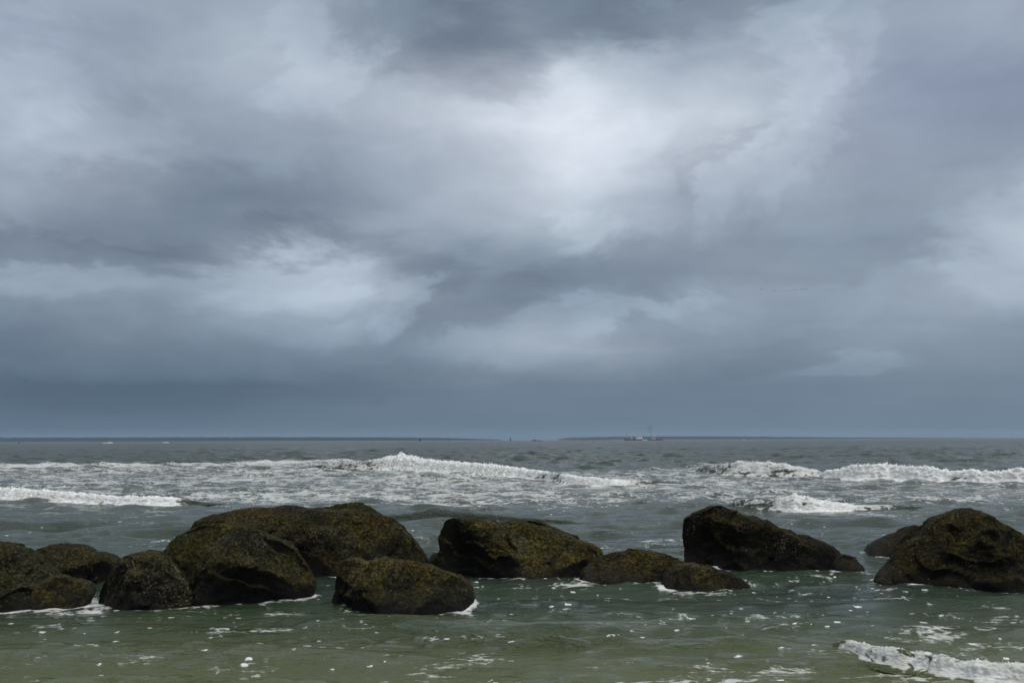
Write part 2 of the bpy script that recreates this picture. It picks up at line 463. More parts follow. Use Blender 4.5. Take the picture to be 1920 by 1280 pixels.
def rock_material(name, moss=0.0, orange=0.2, speck=0.5, base=1.0, seed=0.0):
    m, g, b = new_mat(name)
    geo = g.n('ShaderNodeNewGeometry')
    P = g.mapping(geo.outputs['Position'], loc=(seed, seed * 1.7, 0))
    _, _, pz = g.sep(geo.outputs['Position'])
    _, _, nz = g.sep(geo.outputs['Normal'])
    big = g.rng(g.noise(P, 1.5, 5.0, 0.6, 0.4), 0.35, 0.65)
    mid = g.rng(g.noise(P, 5.0, 6.0, 0.65, 0.3), 0.35, 0.68)
    grain = g.noise(P, 21.0, 5.0, 0.8)
    grainr = g.m('POWER', g.rng(grain, 0.42, 0.64), 1.6)
    pits = g.noise(g.mapping(P, scale=(1, 1, 1.3)), 95.0, 3.0, 0.7)
    k = base * 1.2
    dark = (0.0040 * k, 0.0038 * k, 0.0025 * k)
    olive = (0.135 * k, 0.112 * k, 0.018 * k)
    brown = (0.090 * k, 0.060 * k, 0.013 * k)
    grey = (0.048 * k, 0.050 * k, 0.040 * k)
    c = g.mix(mid, brown, olive)
    c = g.mix(g.m('MULTIPLY', g.rng(g.noise(P, 0.9, 4.0, 0.6, 0.5), 0.45, 0.62), 0.75), c, grey)
    mot = g.rng(g.noise(g.mapping(P, loc=(5, 2, 9)), 1.25, 4.0, 0.6, 0.6), 0.36, 0.64, 0.45, 1.65)
    c = g.vm('MULTIPLY', c, g.comb(mot, mot, mot))
    # olive algae kept on upward faces; steep flanks painted black to deepen their shade
    up = g.rng(g.m('ADD', nz, g.m('MULTIPLY', g.m('SUBTRACT', mid, 0.5), 0.7)), 0.02, 0.50)
    c = g.mix(g.m('MULTIPLY', up, 1.0, clamp=True), dark, c)
    c = g.mix(g.m('MULTIPLY', g.rng(g.noise(P, 2.6, 3.0, 0.6, 0.2), 0.55, 0.68), orange), c, (0.10 * k, 0.055 * k, 0.015 * k))
    green = g.m('MULTIPLY', g.m('MULTIPLY', g.rng(nz, 0.1, 0.7), g.rng(g.noise(P, 2.0, 5.0, 0.6), 0.40, 0.58)), moss, clamp=True)
    c = g.mix(green, c, (0.085, 0.115, 0.013))
    c = g.mix(g.m('MULTIPLY', g.m('SUBTRACT', 1.0, grainr), 0.93), c, dark)
    # pale specks of shell
    v = g.n('ShaderNodeTexVoronoi', feature='F1'); v.inputs['Scale'].default_value = 26.0
    g.put(v.inputs['Vector'], P)
    r, gg, bb = g.sep(v.outputs['Color'])
    clus = g.rng(g.noise(P, 1.7, 3.0, 0.6), 0.45, 0.62)
    on = g.m('GREATER_THAN', r, g.m('SUBTRACT', 1.0, g.m('MULTIPLY', clus, 0.35 * speck)))
    sp = g.m('MULTIPLY', g.rng(v.outputs['Distance'], 0.10, 0.22, 1.0, 0.0), on)
    c = g.mix(g.m('MULTIPLY', sp, 0.8), c, g.mix(gg, (0.09, 0.06, 0.015), (0.26, 0.20, 0.10)))
    # the splash zone stays wet and black
    wet = g.rng(g.m('ADD', pz, g.m('MULTIPLY', g.m('SUBTRACT', big, 0.5), 0.22)), 0.02, 0.40, 1.0, 0.0)
    c = g.mix(g.m('MULTIPLY', wet, 0.75), c, (0.006, 0.0065, 0.006))
    g.put(b.inputs['Base Color'], c)
    g.put(b.inputs['Roughness'], g.rng(wet, 0.0, 1.0, 0.78, 0.42))
    g.put(b.inputs['Specular IOR Level'], g.rng(wet, 0.0, 1.0, 0.12, 0.24))
    h = g.m('ADD', g.m('MULTIPLY', grain, 0.11), g.m('MULTIPLY', pits, 0.014))
    h = g.m('ADD', h, g.m('MULTIPLY', g.noise(P, 8.0, 5.0, 0.65), 0.12))
    h = g.m('ADD', h, g.m('MULTIPLY', sp, 0.006))
    bump = g.n('ShaderNodeBump'); bump.inputs['Strength'].default_value = 1.0; bump.inputs['Distance'].default_value = 1.0
    g.put(bump.inputs['Height'], h)
    g.link(bump.outputs[0], b.inputs['Normal'])
    return m

WATER = water_material()

# ------------------------------------------------------------------ boulders
FOOT = []          # points of the rocks' waterlines, for the foam round them
def boulder(outline, base_px, depth, label, mat, cuts=(), sub=7, seed=0, rough=1.0, group='boulders of the breakwater',
            lean=0.22, boxy=0.62, front=None, barn=0, flare=1.0):
    """outline: the boulder's profile above the water, left to right, in picture coordinates (1920 wide);
    base_px: picture row of its front waterline; depth: half its thickness in metres"""
    ol = np.array(outline, float)
    mx_ = 0.5 * (ol[0, 0] + ol[-1, 0])
    yf = front if front is not None else on_water(mx_, base_px)[1]
    yc = yf + depth * 0.93
    P = np.array([at_y(p[0], p[1], yc) for p in ol])
    X, Z = P[:, 0], P[:, 2]
    cx = 0.5 * (X.min() + X.max()); top = Z.max()
    cz = max(0.06, 0.12 * top) if top > 0.3 else 0.02
    w = 0.5 * (X.max() - X.min())
    # close the outline below the water
    Xb = np.concatenate([X, [cx + w * 0.98 * flare, cx + w * 0.72, cx, cx - w * 0.72, cx - w * 0.98 * flare]])
    Zb = np.concatenate([Z, [-0.22, -0.55, -0.72, -0.55, -0.22]])
    th = np.arctan2(Zb - cz, Xb - cx); rr = np.hypot(Zb - cz, Xb - cx)
    o_ = np.argsort(th); th, rr = th[o_], rr[o_]
    T = np.linspace(-np.pi, np.pi, 721)
    Rr = np.interp(T, np.concatenate([th - 2 * np.pi, th, th + 2 * np.pi]), np.tile(rr, 3))
    ker = np.hanning(11); ker /= ker.sum()
    Rr = np.convolve(np.concatenate([Rr[-6:-1], Rr, Rr[1:6]]), ker, 'same')[5:-5]
    bm = bmesh.new(); bmesh.ops.create_icosphere(bm, subdivisions=sub, radius=1.0)
    V = np.array([v.co[:] for v in bm.verts]); F = np.array([[v.index for v in f.verts] for f in bm.faces]); bm.free()
    V /= np.linalg.norm(V, axis=1)[:, None]
    t = np.arctan2(V[:, 2], V[:, 0]); c = np.clip(np.sqrt(V[:, 0]**2 + V[:, 2]**2), 0, 1)
    rs = np.interp(t, T, Rr)
    # rounded box profile front to back
    q = c ** boxy
    x = rs * q * np.cos(t); z = rs * q * np.sin(t)
    ysg = np.sign(V[:, 1]) * np.abs(V[:, 1]) ** 0.85
    y = depth * ysg
    up = np.clip(z / max(top, 0.2), 0, 1)
    y = y * (1 - 0.28 * up * (V[:, 1] < 0)) + lean * z          # front leans back with height
    p = np.stack([x, y, z], 1)
    # facets: broad flat cuts; in units of half width / depth / height
    S_ = np.array([w, depth, max(top, 0.25)])
    def cut_y(p, dy_):
        f_ = p[:, 1] < 0.15 * depth
        new = p[:, 1] + dy_ * depth
        lim = 0.15 * depth
        p[:, 1] = np.where(f_, np.minimum(new, lim + 0.1 * (new - lim) * (new > lim)), p[:, 1])
    for n, h, k in cuts:
        n = np.array(n, float); n /= np.linalg.norm(n)
        dd = (p / S_) @ n - h
        over = np.where(dd > 0, dd - 0.04 * (1 - np.exp(-dd / 0.04)), 0)
        cut_y(p, over * k / max(0.38, -n[1]))
    rc = np.random.RandomState(seed * 13 + 1)
    for _ in range(7):
        n = np.array([rc.normal(0, 0.7), -0.45 - abs(rc.normal(0.5, 0.4)), rc.normal(0.25, 0.55)]); n /= np.linalg.norm(n)
        dd = (p / S_) @ n - rc.uniform(0.78, 0.95) * np.percentile((p / S_) @ n, 99.5)
        over = np.where(dd > 0, dd - 0.02 * (1 - np.exp(-dd / 0.02)), 0)
        cut_y(p, over * 0.9 / max(0.38, -n[1]))
    # weathering
    rad = p - p.mean(0); rad /= np.linalg.norm(rad, axis=1)[:, None]
    fx, fy, fz = p[:, 0] + seed * 3.1, p[:, 1] + seed * 1.3, p[:, 2] + seed * 2.2
    inner = 1 - np.clip((c - 0.8) / 0.2, 0, 1) * 0.65          # keep the profile
    d = (0.07 * fbm(fx * 1.3, fy * 1.3, fz * 1.3, 3) * inner + 0.05 * fbm(fx * 3.6, fy * 3.6, fz * 3.6, 3) * (0.4 + 0.6 * inner)
         + 0.026 * fbm(fx * 11, fy * 11, fz * 11, 4, 0.6))
    ridged = -np.abs(noise3(fx * 1.9, fy * 1.9 + 4, fz * 1.9))
    d += (0.05 * ridged) * inner
    q_ = 2.6 * fbm(fx * 0.8 + 11, fy * 0.8, fz * 0.8 + 2, 3, 0.4) + 1.3 * (fz + 0.5 * fx)
    fr = q_ - np.floor(q_)
    d += 0.075 * (fr ** 4 - 0.2) * inner
    d -= 0.035 * np.clip(1 - np.abs(noise3(fx * 1.4 + 3, fy * 1.4, fz * 1.4 + 8)) / 0.05, 0, 1) * inner * sstep(-0.2, 0.3, noise3(fx, fy, fz + 30))
    p = p + rad * (d * rough * min(1.0, 0.5 + 0.5 * w))[:, None]
    base = np.array([cx, yc, 0.0])
    wv = p + np.array([0, 0, cz])
    # shift so that the waterline's front really stands at yf
    near0 = wv[np.abs(wv[:, 2]) < 0.06]
    FOOT.append(near0[:, :2] + base[:2])
    root = empty('boulder', base)
    tag(root, label, 'rock', group)
    o = mesh_np('rock_body', wv, F, mat)
    o.parent = root
    if barn:
        # shells clustered on the flank towards the beach
        cand = np.where((V[:, 1] < 0.1) & (wv[:, 2] > 0.02))[0]
        f_ = noise3(fx[cand] * 1.6, fy[cand] * 1.6, fz[cand] * 1.6 + 40) + 0.5 * noise3(fx[cand] * 5, fy[cand] * 5, fz[cand] * 5)
        pr = np.clip(f_ + 0.25, 0.01, 1) ** 2
        rs_ = np.random.RandomState(seed + 5)
        pick = rs_.choice(cand, min(barn, len(cand)), replace=False, p=pr / pr.sum())
        vs, fs = [], []
        for ci in pick:
            nrm = rad[ci]; a = np.cross(nrm, [0.3, 0.1, 1.0]); a /= np.linalg.norm(a); b_ = np.cross(nrm, a)
            r_ = 0.004 + 0.009 * rs_.rand() ** 3
            k0 = len(vs)
            for m_ in range(6):
                an = m_ * math.pi / 3 + rs_.rand() * 0.3
                vs.append(wv[ci] + (a * math.cos(an) + b_ * math.sin(an)) * r_ - nrm * r_ * 0.4)
            for m_ in range(6):
                an = m_ * math.pi / 3
                vs.append(wv[ci] + (a * math.cos(an) + b_ * math.sin(an)) * r_ * 0.5 + nrm * r_ * 0.7)
            for m_ in range(6):
                fs.append((k0 + m_, k0 + (m_ + 1) % 6, k0 + 6 + (m_ + 1) % 6, k0 + 6 + m_))
            fs.append((k0 + 6, k0 + 7, k0 + 8, k0 + 9)); fs.append((k0 + 9, k0 + 10, k0 + 11, k0 + 6))
        ob = mesh_np('barnacles', np.array(vs), np.array(fs), SHELL, smooth=False)
        ob.parent = root; ob['kind'] = 'stuff'
    return root

SHELL = paint('barnacle_shell', (0.20, 0.155, 0.075), 0.7, 0.8, 30.0)
ROCK_OLIVE = rock_material('rock_olive_algae', 0.25, 0.15, 0.3, 1.7, 3.0)
ROCK_DARK = rock_material('rock_dark_wet', 0.10, 0.25, 0.8, 0.75, 11.0)
ROCK_BROWN = rock_material('rock_brown_algae', 0.15, 0.75, 0.7, 1.15, 23.0)
ROCK_SHELLY = rock_material('rock_shelly', 0.2, 0.3, 1.2, 1.2, 31.0)
ROCK_MOSS = rock_material('rock_mossy', 2.2, 0.2, 0.2, 1.0, 41.0)
ROCK_MOSSY = rock_material('rock_olive_moss', 0.55, 0.15, 0.4, 1.5, 53.0)

boulder([(-150,1130),(-120,1060),(-60,1026),(0,1021),(20,1028),(45,1045),(64,1060),(92,1080),(112,1105),(122,1148)],
        1151, 0.85, 'dark olive boulder cut off by the left edge of the picture, in front', ROCK_MOSSY, seed=1,
        cuts=(((0.5,-0.75,0.5),0.62,0.9),((0.2,-0.3,0.9),0.86,0.8)), barn=260)
boulder([(40,1140),(58,1108),(80,1086),(104,1080),(132,1086),(158,1097),(171,1114),(166,1140)],
        1142, 0.34, 'low olive boulder tucked at the foot of the leftmost boulder', ROCK_OLIVE, sub=6, seed=2,
        cuts=(((0.3,-0.8,0.6),0.6,0.9),))
boulder([(20,1075),(45,1038),(70,1029),(100,1025),(135,1024),(170,1036),(218,1052),(226,1075),(222,1100)],
        1108, 0.75, 'brown boulder with flat sloping top standing behind the two leftmost boulders', ROCK_BROWN, sub=6, seed=3,
        cuts=(((0.35,-0.85,-0.1),0.45,0.95),((-0.5,-0.5,0.8),0.72,0.9)), barn=120)
boulder([(178,1140),(184,1105),(200,1078),(217,1058),(240,1040),(262,1035),(290,1038),(315,1055),(340,1085),(358,1120),(362,1146)],
        1148, 0.55, 'rounded boulder speckled with pale shells, left of the biggest front boulder', ROCK_SHELLY, seed=4,
        cuts=(((-0.75,-0.6,0.15),0.55,0.8),((0.6,-0.6,0.4),0.75,0.8)), barn=520)
boulder([(282,1138),(286,1080),(296,1040),(310,1022),(340,1000),(360,990),(400,982),(430,981),(470,995),(500,1010),(545,1028),
         (562,1046),(575,1075),(588,1105),(586,1132)],
        1141, 0.80, 'biggest front boulder, domed, with green moss along its crest', ROCK_MOSSY, seed=5,
        cuts=(((-0.45,-0.65,0.6),0.60,0.95),((0.55,-0.6,0.55),0.62,0.92),((0.30,-0.85,-0.50),0.30,0.75),((-0.75,-0.6,-0.1),0.62,0.9)), barn=200)
boulder([(350,1075),(352,1010),(358,988),(370,972),(400,965),(440,957),(500,955),(575,956),(620,960),(680,962),(717,968),(735,972),(750,985),
         (765,1005),(788,1028),(803,1047),(806,1075)],
        1090, 1.0, 'broad dark brown boulder with orange tinge standing behind the domed boulder', ROCK_BROWN, seed=6,
        cuts=(((0.0,-1.0,0.1),0.62,0.95),((0.55,-0.55,0.6),0.70,0.85),((-0.1,-0.75,0.65),0.9,0.6)), barn=560, boxy=0.6)
boulder([(568,1010),(575,957),(600,952),(622,949),(645,944),(680,945),(700,955),(718,968),(726,1010)],
        1066, 0.35, 'bright green mossy boulder top peeping over the broad brown boulder', ROCK_MOSS, sub=6, seed=7)
boulder([(618,1142),(624,1110),(630,1068),(640,1050),(660,1047),(685,1053),(700,1048),(720,1046),(740,1055),(790,1059),(830,1071),
         (865,1083),(884,1100),(890,1122),(880,1140)],
        1150, 0.62, 'low olive boulder standing foremost in the middle of the row', ROCK_OLIVE, seed=8,
        cuts=(((-0.85,-0.5,-0.2),0.62,0.95),((0.22,-0.62,0.75),0.58,0.93),((0.5,-0.8,-0.1),0.72,0.8)), barn=140)
boulder([(798,1066),(804,1050),(815,1037),(830,1034),(845,1050),(850,1066)],
        1070, 0.25, 'small dark stone in the gap left of the big olive slab', ROCK_DARK, sub=6, seed=9)
boulder([(818,1078),(820,1040),(822,1005),(828,990),(836,978),(850,972),(890,973),(925,980),(940,983),(975,979),(1000,984),(1035,996),
         (1085,1014),(1115,1021),(1130,1032),(1134,1048),(1128,1080)],
        1091, 0.80, 'big olive slab-like boulder in the middle with a black left flank', ROCK_OLIVE, seed=10,
        cuts=(((-0.82,-0.58,-0.10),0.42,0.98),((0.15,-0.62,0.75),0.52,0.95),((0.75,-0.5,0.3),0.78,0.8)), barn=60, boxy=0.66)
boulder([(968,1030),(972,984),(982,977),(1000,978),(1030,987),(1060,999),(1072,1001),(1085,1005),(1090,1016),(1088,1035)],
        1052, 0.35, 'thin dark boulder edge showing behind the olive slab', ROCK_DARK, sub=6, seed=11)
boulder([(1086,1085),(1092,1070),(1102,1058),(1130,1043),(1170,1037),(1215,1033),(1240,1039),(1262,1048),(1290,1056),(1318,1070),(1334,1096)],
        1096, 0.50, 'low brown boulder right of the olive slab, barely above the water', ROCK_BROWN, seed=12,
        cuts=(((-0.2,-0.7,0.75),0.68,0.85),((0.6,-0.7,0.1),0.7,0.8)), barn=60)
boulder([(1240,1098),(1246,1075),(1262,1058),(1290,1056),(1318,1062),(1346,1069),(1380,1080),(1402,1093),(1406,1104)],
        1108, 0.36, 'lowest brown stone tapering to the right in front of the tall dark boulder', ROCK_BROWN, sub=6, seed=13,
        cuts=(((0.1,-0.7,0.75),0.66,0.85),), barn=50)
boulder([(1287,1066),(1284,1030),(1284,991),(1288,973),(1311,962),(1339,950),(1357,948),(1368,954),(1399,966),(1438,977),(1467,991),
         (1502,1005),(1545,1014),(1566,1030),(1576,1042),(1590,1056),(1600,1072)],
        1078, 0.85, 'tall near-black boulder with a sheer left side and sloping right shoulder', ROCK_DARK, seed=14,
        cuts=(((0.1,-0.95,0.05),0.50,0.95),((0.40,-0.5,0.78),0.60,0.93),((-0.85,-0.5,0.1),0.58,0.95)), barn=380)
boulder([(1560,1074),(1568,1050),(1580,1040),(1598,1044),(1612,1056),(1621,1066),(1622,1076)],
        1079, 0.30, 'small brown stone at the right foot of the tall dark boulder', ROCK_BROWN, sub=6, seed=15)
boulder([(1618,1043),(1633,1026),(1658,1010),(1690,998),(1743,994),(1790,1000),(1830,1030),(1835,1045)],
        1047, 0.70, 'dark low boulder half hidden behind the rightmost boulder', ROCK_DARK, sub=6, seed=16,
        cuts=(((-0.3,-0.6,0.7),0.7,0.8),))
boulder([(1648,1090),(1656,1080),(1675,1062),(1688,1042),(1736,1008),(1753,990),(1771,973),(1807,961),(1838,956),(1856,962),(1877,977),
         (1899,987),(1920,1003),(1955,1022),(1990,1060),(2010,1095),(2014,1112)],
        1113, 0.95, 'rightmost big boulder, near black and peaked like a hill', ROCK_DARK, seed=17,
        cuts=(((-0.55,-0.7,0.45),0.55,0.95),((0.6,-0.6,0.5),0.58,0.95),((0.1,-0.9,0.1),0.72,0.9)), barn=260)

# ------------------------------------------------------------------ breaking waves (paths on the water)
def wpt(px, py): return on_water(px, py)[:2]
# each: list of (px, py of the foot, height in metres, foam 0..1.2)
WAVES = [
    dict(label='longest white breaker rolling in across the middle distance', pts=[(540,879,0.25,0.45),(640,881,0.55,0.52),(700,881,0.80,0.66),(745,882,1.12,1.1),(790,884,0.88,1.2),(850,887,0.76,1.1),
        (930,892,0.66,1.05),(1000,897,0.50,0.95),(1050,903,0.44,0.60),(1100,911,0.42,1.2),(1150,913,0.36,1.1),(1180,910,0.26,0.75),(1230,908,0.25,0.55),(1300,905,0.12,0.45)], w=1.0),
    dict(label='low white breaker entering from the left edge', pts=[(-260,925,0.40,1.2),(-80,930,0.42,1.2),(0,934,0.40,1.1),(80,938,0.36,1.1),(160,942,0.31,1.0),(220,946,0.29,1.1),(290,948,0.30,1.1),
        (335,947,0.27,0.9),(370,946,0.22,0.15),(420,945,0.10,0.1)], w=1.1),
    dict(label='white breaker running off the right edge in the middle distance', pts=[(1530,893,0.18,0.7),(1585,898,0.62,1.1),(1620,900,0.84,1.2),(1680,901,0.84,1.2),(1740,903,0.70,1.1),(1800,904,0.62,0.92),
        (1860,905,0.62,1.15),(1920,906,0.66,1.1),(2000,906,0.66,1.2),(2120,904,0.5,1.2)], w=0.85),
    dict(label='lacy half-broken wave with green streaks on the right', pts=[(1300,884,0.20,0.3),(1350,888,0.55,0.5),(1400,892,0.86,0.72),(1450,893,0.82,0.70),(1500,894,0.62,0.70),
        (1540,894,0.36,0.75),(1575,895,0.18,0.7)], w=1.3),
    dict(label='small green wave topped with foam behind the tall dark boulder', pts=[(1350,952,0.10,0.2),(1390,954,0.30,0.52),(1440,956,0.34,0.52),(1490,958,0.50,0.85),(1530,959,0.40,1.2),(1570,958,0.27,1.15),
        (1610,956,0.16,0.8),(1680,955,0.14,0.45),(1760,956,0.1,0.3)], w=1.1),
    dict(label='unbroken green wavelet between the two middle boulders', pts=[(700,972,0.08,0.1),(770,973,0.18,0.12),(815,974,0.34,0.24),(850,975,0.28,0.2),(920,978,0.20,0.1),(1000,980,0.13,0.08),(1100,984,0.08,0.05)], w=1.3),
    dict(label='foaming wavelet lapping in at the lower right corner', pts=[(1540,1216,0.03,0.1),(1580,1222,0.11,0.5),(1615,1230,0.125,0.62),(1670,1243,0.135,0.68),(1730,1252,0.14,0.76),(1790,1264,0.14,0.70),
        (1850,1273,0.145,0.78),(1930,1281,0.15,0.80),(2060,1290,0.15,0.9)], w=1.0, fine=True),
]
PROFILE = np.array([(-4.2,-.30),(-3.0,-.04),(-2.0,0.22),(-1.1,0.62),(-0.45,0.92),(-0.05,1.0),(0.25,0.94),(0.45,0.74),(0.6,0.46),(0.78,0.2),(1.0,0.05),(1.35,-0.05),(2.0,-.30)])

def smooth_interp(t, xs, ys):
    """monotone-ish cubic through points"""
    xs = np.asarray(xs, float); ys = np.asarray(ys, float)
    m = np.gradient(ys, xs)
    i = np.clip(np.searchsorted(xs, t) - 1, 0, len(xs) - 2)
    h = xs[i + 1] - xs[i]; s = (t - xs[i]) / h
    return ((2*s**3 - 3*s**2 + 1) * ys[i] + (s**3 - 2*s**2 + s) * h * m[i] + (-2*s**3 + 3*s**2) * ys[i+1] + (s**3 - s**2) * h * m[i+1])

def wave_path(W):
    pts = np.array(W['pts'], float)
    xy = np.array([wpt(a, b) for a, b in pts[:, :2]])
    L = np.concatenate([[0], np.cumsum(np.linalg.norm(np.diff(xy, axis=0), axis=1))])
    return xy, L, pts[:, 2], pts[:, 3]

def build_wave(W, idx):
    xy, L, H, Fm = wave_path(W)
    dist = np.hypot(*xy.mean(0))
    du = max(0.014, dist * 0.0011)
    nu = int(min(640, L[-1] / du)); nv = 66
    u = np.linspace(0, L[-1], nu)
    cx_, cy_ = smooth_interp(u, L, xy[:, 0]), smooth_interp(u, L, xy[:, 1])
    h = np.clip(smooth_interp(u, L, H), 0.02, 9); fm = np.interp(u, L, Fm)
    end = sstep(0, 0.10 * L[-1], u) * sstep(0, 0.10 * L[-1], L[-1] - u)
    h = h * (0.15 + 0.85 * end); fm = fm * end
    # meander of the crest
    hm = H.mean()
    h = h * (1 + 0.16 * noise3(u / (hm * 1.4), 0 * u + idx * 7.7, 0 * u) + 0.10 * noise3(u / (hm * 0.35), 0 * u + idx * 3.1, 0 * u) * np.clip(fm, 0, 1))
    jog = hm * (0.35 * noise3(u / (hm * 2.2), 0 * u + idx, 0 * u + 5) + 0.16 * noise3(u / (hm * 0.6), 0 * u + idx, 0 * u + 9))
    # the wave travels towards the beach: fronts face -Y, a little turned to the path's normal
    tx, ty = np.gradient(cx_), np.gradient(cy_); ln = np.hypot(tx, ty)
    nx, ny = ty / ln, -tx / ln
    nx, ny = nx * 0.6 * np.sign(-ny + 1e-9), -np.abs(ny) * 0.6 - 0.4
    ln = np.hypot(nx, ny); nx, ny = nx / ln, ny / ln
    tt = np.linspace(0, 1, nv); kk = np.arange(len(PROFILE)) / (len(PROFILE) - 1)
    tw = np.clip(tt ** 0.8, 0, 1)
    ps, pz = smooth_interp(tw, kk, PROFILE[:, 0]), smooth_interp(tw, kk, PROFILE[:, 1])
    Sx = ps[None, :] * h[:, None] * W['w']
    Zz = pz[None, :] * h[:, None]
    jg = jog[:, None] * np.exp(-(pz[None, :] - 0.7)**2 / 0.5)
    X = cx_[:, None] + nx[:, None] * (Sx + jg); Y = cy_[:, None] + ny[:, None] * (Sx + jg) + hm * 0.6
    # foam over the profile: full on the front, thinning on the back
    ft = np.interp(ps + 0 * ps, [-4.2, -2.2, -1.0, -0.3, 0.9, 1.4, 2.0], [0.10, 0.38, 0.62, 1.0, 1.0, 0.55, 0.10])
    foam = fm[:, None] * ft[None, :]
    gx, gy, gz = X / hm, Y / hm, Zz / hm
    gaps = noise3(gx * 0.7 + idx * 9, gy * 0.3, gz * 1.2 + 3)
    low = np.interp(ps, [0.42, 0.62, 1.0, 1.3], [0, 1, 1, 0])[None, :]
    gaps = noise3(u[:, None] / hm * 0.55 + idx * 9, gz * 2.2, 0 * gz + 3)
    thin = fbm(gx * 1.1 + 3, gy * 1.1, gz * 2.0 + idx, 3)
    foam = foam - (0.0 if W.get('fine') else 0.45) * sstep(0.05, 0.45, thin) * np.interp(ps, [-4, -0.8, -0.2, 0.3, 0.7], [1, 1, 0.5, 0.25, 0.8])[None, :]
    foam = foam - sstep(0.15, 0.5, gaps) * (0.0 if W.get('fine') else 0.36) * low
    # foam rolls: billowing displacement
    rollm = np.clip(foam * 1.25 - (0.2 if W.get('fine') else 0.45), 0, 1) * np.interp(ps, [-2.5, -1.0, 1.2, 1.8], [0, 1, 1, 0])[None, :]
    amp = h[:, None]
    b1 = fbm(gx * 2.2, gy * 2.2, gz * 2.2 + idx, 4, 0.5, billow=True)
    b2 = fbm(gx * 8, gy * 8, gz * 8 + idx, 4, 0.65, billow=True)
    disp = amp * rollm * ((0.20 if W.get('fine') else 0.20) * b1 + (0.07 if W.get('fine') else 0.06) * b2)
    # ragged lip and spray
    lip = np.exp(-((ps + 0.05) / 0.45) ** 2)[None, :]
    spk = np.clip(noise3(gx * 5.5, gy * 2.5 + 3, gz * 0 + idx), 0, 1) ** 1.3 + 0.8 * np.clip(noise3(gx * 17, gy * 8, gz * 0 + idx), 0, 1)
    Zz = Zz + amp * lip * rollm * spk * 0.26
    # strands pulled up the unbroken face
    strand = (1 - rollm) * 0.04 * amp * noise3(gx * 3, gy * 3, gz * 1.5)
    Y = Y - disp * 0.8 * np.sign(-ny)[:, None]; Zz = Zz + disp * 0.65 + strand
    X = X + disp * 0.3 * noise3(gx * 4, gy * 4, gz * 4)
    V = np.stack([X, Y, Zz], -1).reshape(-1, 3)
    foam = np.clip(foam, 0, 1.3)
    o = mesh_np('breaking_wave', V, grid_quads(nu, nv)[:, ::-1], WATER, attrs={'foam': foam.ravel(), 'fleck': np.zeros(foam.size)})
    tag(o, W['label'], kind='structure')
    # droplets and clots of spray thrown up along the lip
    rs_ = np.random.RandomState(idx + 100)
    n = int(500 * np.clip(fm, 0, 1).mean() * (1.3 if W.get('fine') else 1))
    pr = np.clip(fm - 0.7, 0, 1) * h; 
    if pr.sum() > 0 and n > 20:
        oct_v = np.array([(1,0,0),(-1,0,0),(0,1,0),(0,-1,0),(0,0,1),(0,0,-1)], float)
        oct_f = np.array([(0,2,4),(2,1,4),(1,3,4),(3,0,4),(2,0,5),(1,2,5),(3,1,5),(0,3,5)])
        ii = rs_.choice(nu, n, p=pr / pr.sum())
        jj = np.clip((np.searchsorted(ps, -0.05) + rs_.normal(0, 5, n)).astype(int), 0, nv - 1)
        c0 = np.stack([X[ii, jj], Y[ii, jj], Zz[ii, jj]], -1)
        up = np.abs(rs_.normal(0, 0.05, n)) * h[ii]
        c0 += np.stack([rs_.normal(0, 0.1, n) * h[ii], rs_.normal(0, 0.15, n) * h[ii], up], -1)
        r_ = (0.012 + 0.022 * rs_.rand(n) ** 2) * np.clip(h[ii], 0.15, 1.3) * (0.8 + dist * 0.004)
        VV = (c0[:, None, :] + oct_v[None] * r_[:, None, None] * rs_.uniform(0.6, 1.6, (n, 6, 1))).reshape(-1, 3)
        FF = (oct_f[None] + 6 * np.arange(n)[:, None, None]).reshape(-1, 3)
        so = mesh_np('sea_spray', VV, FF, FOAM_M)
        tag(so, 'spray drops thrown up by the ' + W['label'], kind='stuff')
    return o

FOAM_M = paint('white_foam', (0.82, 0.83, 0.82), 0.7, 0.0)
for i_, W in enumerate(WAVES): build_wave(W, i_)

